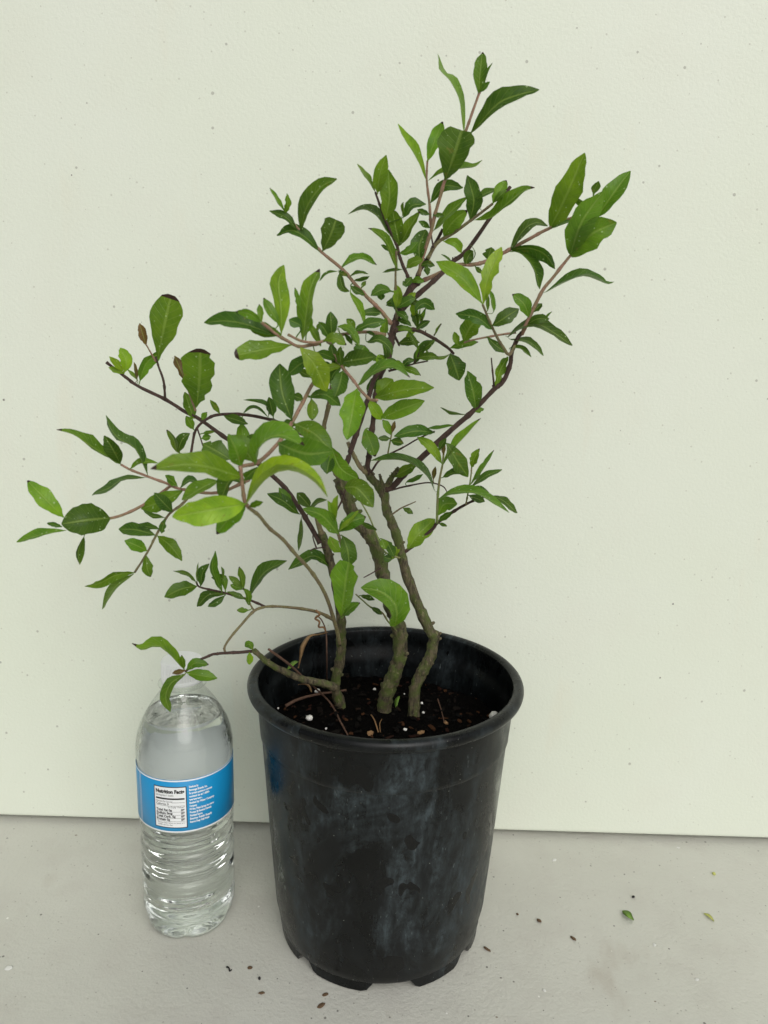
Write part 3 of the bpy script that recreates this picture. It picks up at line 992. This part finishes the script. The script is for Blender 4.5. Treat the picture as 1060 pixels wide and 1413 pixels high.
        chew = rnd.random() < .3
        n = 15; us = (-1, -.5, 0, .5, 1)
        verts, faces, uvs = [], [], []
        T0 = (pos(1)-pos(pl)).normalized(); V0 = (CAM-mid).normalized()
        W0 = T0.cross(V0).normalized()
        sgn = 1
        n1 = (W0*math.cos(roll)+V0*math.sin(roll)).cross(T0); n2 = (W0*math.cos(roll)-V0*math.sin(roll)).cross(T0)
        if n1.z < n2.z: sgn = -1
        if rnd.random() < .15: sgn = -sgn
        for i in range(n+1):
            t = i/n
            # denser rings at both ends
            t = .5-.5*math.cos(PI*t)*(.55)-.5*(1-2*t)*.45
            c = pos(t); T = (pos(min(1, t+.04))-pos(max(0, t-.04))).normalized()
            V = (CAM-c).normalized(); W = T.cross(V).normalized(); N = W.cross(T)
            r = sgn*roll + tw*(t-.4)
            Wr = W*math.cos(r)+N*math.sin(r); Nr = Wr.cross(T)*1.0
            if Nr.dot(V) < 0 and False: Nr = -Nr
            tb = max(0, (t-pl)/(1-pl))
            hw = real*.5*profile(kind, min(.9999, max(1e-4, tb)))
            if kind == 't' and i == n: hw = real*.30
            if kind == 'o' and i == n: hw = real*.12
            hw = max(hw, .00035)
            for u in us:
                e = hw*u
                if abs(u) == 1 and 1 < i < n:
                    e *= 1 + wav*math.sin(t*17+ph+u*2) + .17*noise.noise(Vector((t*11, li*1.3, u*3)))
                    if chew and noise.noise(Vector((t*6, li*.7+50, u*4))) > .33: e *= .72
                cup = fold*abs(u)**1.3*hw
                ripple = wav*.9*hw*math.sin(t*13+ph*2+u*1.7)*abs(u)
                verts.append(c + Wr*e + Nr*(cup+ripple))
                uvs.append(((u+1)/2, tb))
        m = len(us)
        for i in range(n):
            for k in range(m-1):
                faces.append((i*m+k, (i+1)*m+k, (i+1)*m+k+1, i*m+k+1))
        me = mesh('leaf', verts, faces)
        # upper side faces up or towards the light
        an = Vector((0, 0, 0))
        for p_ in me.polygons: an += p_.normal*p_.area
        if an.dot(Vector((0, -.92, .4))) < 0: me.flip_normals()
        uvl = me.uv_layers.new(name='UVMap')
        for lp in me.loops: uvl.data[lp.index].uv = uvs[lp.vertex_index]
        me.transform(inv)
        o = link('leaf', me, M['leaf'], branches[best[3]])
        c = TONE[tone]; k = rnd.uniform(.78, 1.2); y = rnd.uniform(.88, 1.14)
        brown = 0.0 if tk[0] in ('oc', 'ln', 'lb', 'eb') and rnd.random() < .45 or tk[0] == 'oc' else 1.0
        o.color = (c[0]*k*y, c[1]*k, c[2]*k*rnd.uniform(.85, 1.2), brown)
        if tk[0] == 'lr': o['label'] = 'reddish brown unopened bud leaf'
shrub()

# ---------------------------------------------------------------- things lying on the soil
def stick(name, pts, r, mat, label, cat, group=None, taper=.6, flat=1.0):
    bm = bmesh.new(); sp = spline(pts, 5)
    tube(bm, sp, [r*(1-(1-taper)*i/len(sp)) for i in range(len(sp))], 7, rnd.random()*9, .14)
    o = link(name, bm_mesh(name, bm), M[mat]); return tag(o, label, cat, group)
def sp_(px, py, up=.001): p = on_soil(px, py); p.z += up; return p
stick('fallen_twig', [sp_(394, 976), sp_(412, 970, .003), sp_(440, 963, .003), sp_(478, 954)], .0013, 'twig', 'brown dry twig lying flat on the soil', 'twig')
stick('leaning_twig', [at(371, 896, .045), at(397, 915, .03), at(417, 933, .012), on_soil(455, 976) + Vector((0, 0, .004)), on_soil(470, 1000)+Vector((0, 0, .002)), sp_(480, 1016)], .0009, 'twig', 'long thin bare twig slanting from the pot rim down to the soil', 'twig')
stick('thin_upright_twig', [on_soil(451, 945), at(451, 905, .005), at(450, 872, .002), at(444, 856, .004), at(437, 849, .004)], .0006, 'twig', 'hair-thin brown twig hanging beside the slim left trunk', 'twig')
stick('root_strand', [sp_(512, 988), sp_(517, 1000, .003), sp_(522, 1012)], .0005, 'chip', 'tan root strand standing in front of the middle trunk', 'root', taper=.9)
stick('root_fibre', [sp_(527, 994), sp_(524, 1004, .003), sp_(525, 1012)], .0003, 'chip', 'pale hair-like root fibre beside the tan root strand', 'root', taper=.9)
stick('root_fibre', [sp_(604, 966), sp_(609, 984, .002), sp_(613, 998)], .0004, 'twig', 'thin dark root fibre right of the rightmost trunk', 'root', taper=.9)
def ribbon(name, pts, w, mat, label, cat, twist=1.5, group=None):
    sp = spline(pts, 6); v, f = [], []; n = len(sp)
    for i, p in enumerate(sp):
        t = i/(n-1); T = (sp[min(i+1, n-1)]-sp[max(i-1, 0)]).normalized(); V = (CAM-p).normalized(); W = T.cross(V).normalized(); N = W.cross(T)
        a = .5+twist*t; Wr = W*math.cos(a)+N*math.sin(a); Nr = Wr.cross(T)
        hw = w*.5*max(.08, profile('l', min(.99, max(.01, t))))
        for u, z in ((-1, .0006), (0, 0), (1, .0006), (0, -.0003)): v.append(p+Wr*hw*u+Nr*z)
    for i in range(n-1):
        for k in range(4): f.append((i*4+k, (i+1)*4+k, (i+1)*4+(k+1) % 4, i*4+(k+1) % 4))
    f.append((3, 2, 1, 0)); f.append(tuple((n-1)*4+k for k in range(4)))
    o = link(name, mesh(name, v, f), M[mat]); return tag(o, label, cat, group)
ribbon('dead_leaf', [at(452, 872, .004), at(440, 875, .010), at(427, 877, .014), at(418, 891, .016), at(416, 905, .016), at(412, 922, .014)], .0035, 'deadleaf', 'shrivelled brown leaf dangling inside the pot near the slim left trunk', 'leaf', 4)
stick('curled_tendril', [at(436, 842, .006), at(441, 848, .008), at(435, 853, .005), at(441, 858, .009), at(440, 865, .005), at(447, 866, .007), at(450, 873, .004)], .0009, 'chip', 'curly brown dried tendril hanging above the back rim of the pot', 'tendril')
ribbon('curled_dead_leaf', [sp_(398, 954), sp_(412, 951, .004), sp_(424, 951, .003), sp_(430, 957)], .005, 'deadleaf', 'small curled brown leaf on the soil behind the dry twig', 'leaf', 2)
ribbon('fallen_leaf', [at(397, 924, .012), at(404, 917, .013), at(412, 913, .014)], .004, 'scrap', 'small bright green leaf clinging to the slanting bare twig', 'leaf', .4)
ribbon('seedling', [on_soil(534, 934), on_soil(528, 927)+Vector((0, 0, .006)), on_soil(517, 927)+Vector((0, 0, .007)), on_soil(504, 933)+Vector((0, 0, .004))], .0042, 'scrap', 'pale green seedling leaf arching over the soil beside the middle trunk', 'seedling', .6)
ribbon('weed_sprout', [on_soil(547, 978), on_soil(548, 972)+Vector((0, 0, .003)), on_soil(551, 966)+Vector((0, 0, .003))], .004, 'scrap', 'tiny green weed sprout between the middle and right trunks', 'sprout', .4)
for i, (x, y, s, lab) in enumerate([(682, 993, .0042, 'large white perlite chunk against the inner wall of the pot'), (427, 993, .0027, 'white perlite crumb in front of the dry brown twig'),
        (438, 955, .0022, 'white perlite crumb behind the dry brown twig'), (517, 952, .0014, 'upright white perlite sliver beside the middle trunk')]):
    lump('perlite_chunk', on_soil(x, y, .0006), s, 'perlite', lab, 'perlite', 'perlite in the potting soil', i+1, (1, .85, .75))
GR = ['white perlite grain, left of a pair behind the right trunk', 'white perlite grain, right of a pair behind the right trunk', 'tiny perlite grain above the pair behind the right trunk', 'perlite grain just right of the foot of the right trunk',
      'perlite grain in front of the foot of the right trunk', 'perlite grain on the front soil below the large crumb by the twig', 'round perlite grain near the front rim between two tan chips', 'perlite grain beside the curled brown dead leaf',
      'tiny perlite grain on the soil between left and middle trunks', 'tiny perlite grain hugging the foot of the middle trunk', 'perlite grain close to the left inner wall of the pot', 'tiny perlite grain between middle and right trunks']
for i, (x, y, s) in enumerate([(603, 936, .0011), (611, 938, .0011), (603, 930, .0008), (582, 971, .0011), (584, 984, .001), (450, 1006, .0009), (559, 1008, .0014), (401, 958, .0012), (487, 918, .0008), (526, 948, .0008), (384, 978, .0008), (558, 958, .0007)]):
    lump('perlite_crumb', on_soil(x, y, .0003), s, 'perlite', GR[i], 'perlite', 'tiny perlite grains on the soil', i+11, (1, .9, .8))
lump('bark_chip', on_soil(511, 1013, .001), .0030, 'chip', 'tan bark chip at the foot of the root strand', 'bark chip', 'bark chips on the soil', 3, (1, .8, .6), 1)
lump('bark_chip', on_soil(615, 998, .001), .0024, 'chip', 'tan bark chip right of the rightmost trunk', 'bark chip', 'bark chips on the soil', 4, (1.2, .8, .5), 1)
lump('bark_chip', on_soil(581, 1011, .001), .0026, 'chip', 'tan bark chip near the front rim below the right trunk', 'bark chip', 'bark chips on the soil', 8, (1.4, .8, .4), 1)
lump('bark_chip', on_soil(537, 922, .001), .0026, 'redchip', 'rust red bark chip behind the middle trunk', 'bark chip', 'bark chips on the soil', 5, (1, .8, .8), 1)
lump('bark_chip', on_soil(373, 976, .001), .0022, 'redchip', 'rust red bark chip by the left inner wall of the pot', 'bark chip', 'bark chips on the soil', 6, (.8, 1.1, .6), 1)
lump('bark_chip', on_soil(407, 938, .001), .0022, 'chip', 'tan bark chip below the lowest bare stem', 'bark chip', 'bark chips on the soil', 7, (1.4, .7, .5), 1)

# ---------------------------------------------------------------- scraps on the floor
def fl(px, py, up=.0012): p = on(px, py, 0); p.z = up; return p
ribbon('leaf_scrap', [fl(859, 1259), fl(864, 1265, .003), fl(868, 1269, .003), fl(874, 1272)], .0062, 'scrap', 'torn bit of green leaf lying on the grey floor', 'leaf scrap', .5)
ribbon('straw_sliver', [fl(971, 1262, .0008), fl(978, 1266, .0012), fl(985, 1273, .0008)], .0026, 'straw', 'thin yellow-green plant sliver lying on the grey floor', 'plant scrap', .2)
lump('plant_crumb', on(985, 1207, -.0003), .0014, 'straw', 'tiny pale yellow plant crumb on the floor close to the wall', 'plant scrap', None, 2)
def fleck(name, px, py, ln, wd, ang, mat, label, cat, group=None, seed=0, h=.0006):
    o = lump(name, on(px, py, -.00015), 1.0, mat, label, cat, group, seed, (ln/2, wd/2, h), 2, .3)
    o.rotation_euler.z = ang; return o
fleck('mud_crumb', 744, 1272, .0042, .0022, -.6, 'mud', 'brown mud crumb on the floor, the larger of two beside the pot', 'mud crumb', 'mud crumbs on the floor', 1, .0011)
fleck('mud_crumb', 791, 1296, .0052, .0022, -.9, 'mud', 'brown elongated mud crumb on the floor between pot and green scrap', 'mud crumb', 'mud crumbs on the floor', 2, .0008)
fleck('mud_crumb', 672, 1311, .0062, .0018, -.7, 'mud', 'thin brown mud sliver right beside the foot of the pot', 'mud crumb', 'mud crumbs on the floor', 3, .001)
fleck('mud_crumb', 714, 1263, .0022, .0014, -.4, 'mud', 'tiny dark brown mud grain on the floor right of the pot', 'mud crumb', 'mud crumbs on the floor', 4, .0009)
fleck('mud_spot', 345, 1336, .0036, .0030, .2, 'mud', 'small brown mud spot on the floor left of the pot', 'mud spot', 'mud spots on the floor', 5, .0005)
fleck('mud_spot', 361, 1371, .0044, .0022, .1, 'mud', 'brown mud smear in front of the other spots left of the pot', 'mud spot', 'mud spots on the floor', 6, .0005)
fleck('mud_spot', 443, 1388, .0060, .0036, .8, 'mud', 'brown mud blotch on the floor in front of the pot', 'mud spot', 'mud spots on the floor', 7, .0004)
fleck('mud_spot', 449, 1373, .0044, .0028, .5, 'mud', 'brown mud blotch touching the front of the pot foot shadow', 'mud spot', 'mud spots on the floor', 8, .0004)
fleck('soil_grain', 358, 1352, .0018, .0016, 0, 'char', 'round black soil grain on the floor near the bottle', 'soil grain', None, 9, .0012)
fleck('soil_grain', 874, 1239, .0026, .0018, 0, 'char', 'dark oval soil grain behind the green leaf scrap', 'soil grain', None, 10, .0011)
stick('black_thread', [fl(313, 1335, .0006), fl(316, 1337, .0008), fl(317, 1341, .0006), fl(320, 1339, .0006)], .0006, 'char', 'tiny curled black thread on the floor in front of the bottle', 'thread')
DR = ['roundish white paint drop on the open floor far beyond the bottle side', 'white paint drop on the floor near the wall, right behind the pot', 'white paint drop on the floor in front of the green leaf scrap', 'small white paint drop on the floor in front of the pot side',
      'white paint drop right against the bottom edge of the wall', 'white paint drop on the floor in front of the yellow-green sliver']
for i, (x, y, a, b) in enumerate([(12, 1336, .0052, .0044), (765, 1187, .0046, .0028), (903, 1304, .0034, .0024), (751, 1367, .0030, .0024), (936, 1170, .003, .002), (962, 1352, .0034, .0022)]):
    fleck('paint_drip', x, y, a, b, i*.7, 'paint', DR[i], 'paint drop', 'white paint drops on the floor', 20+i, .0003)
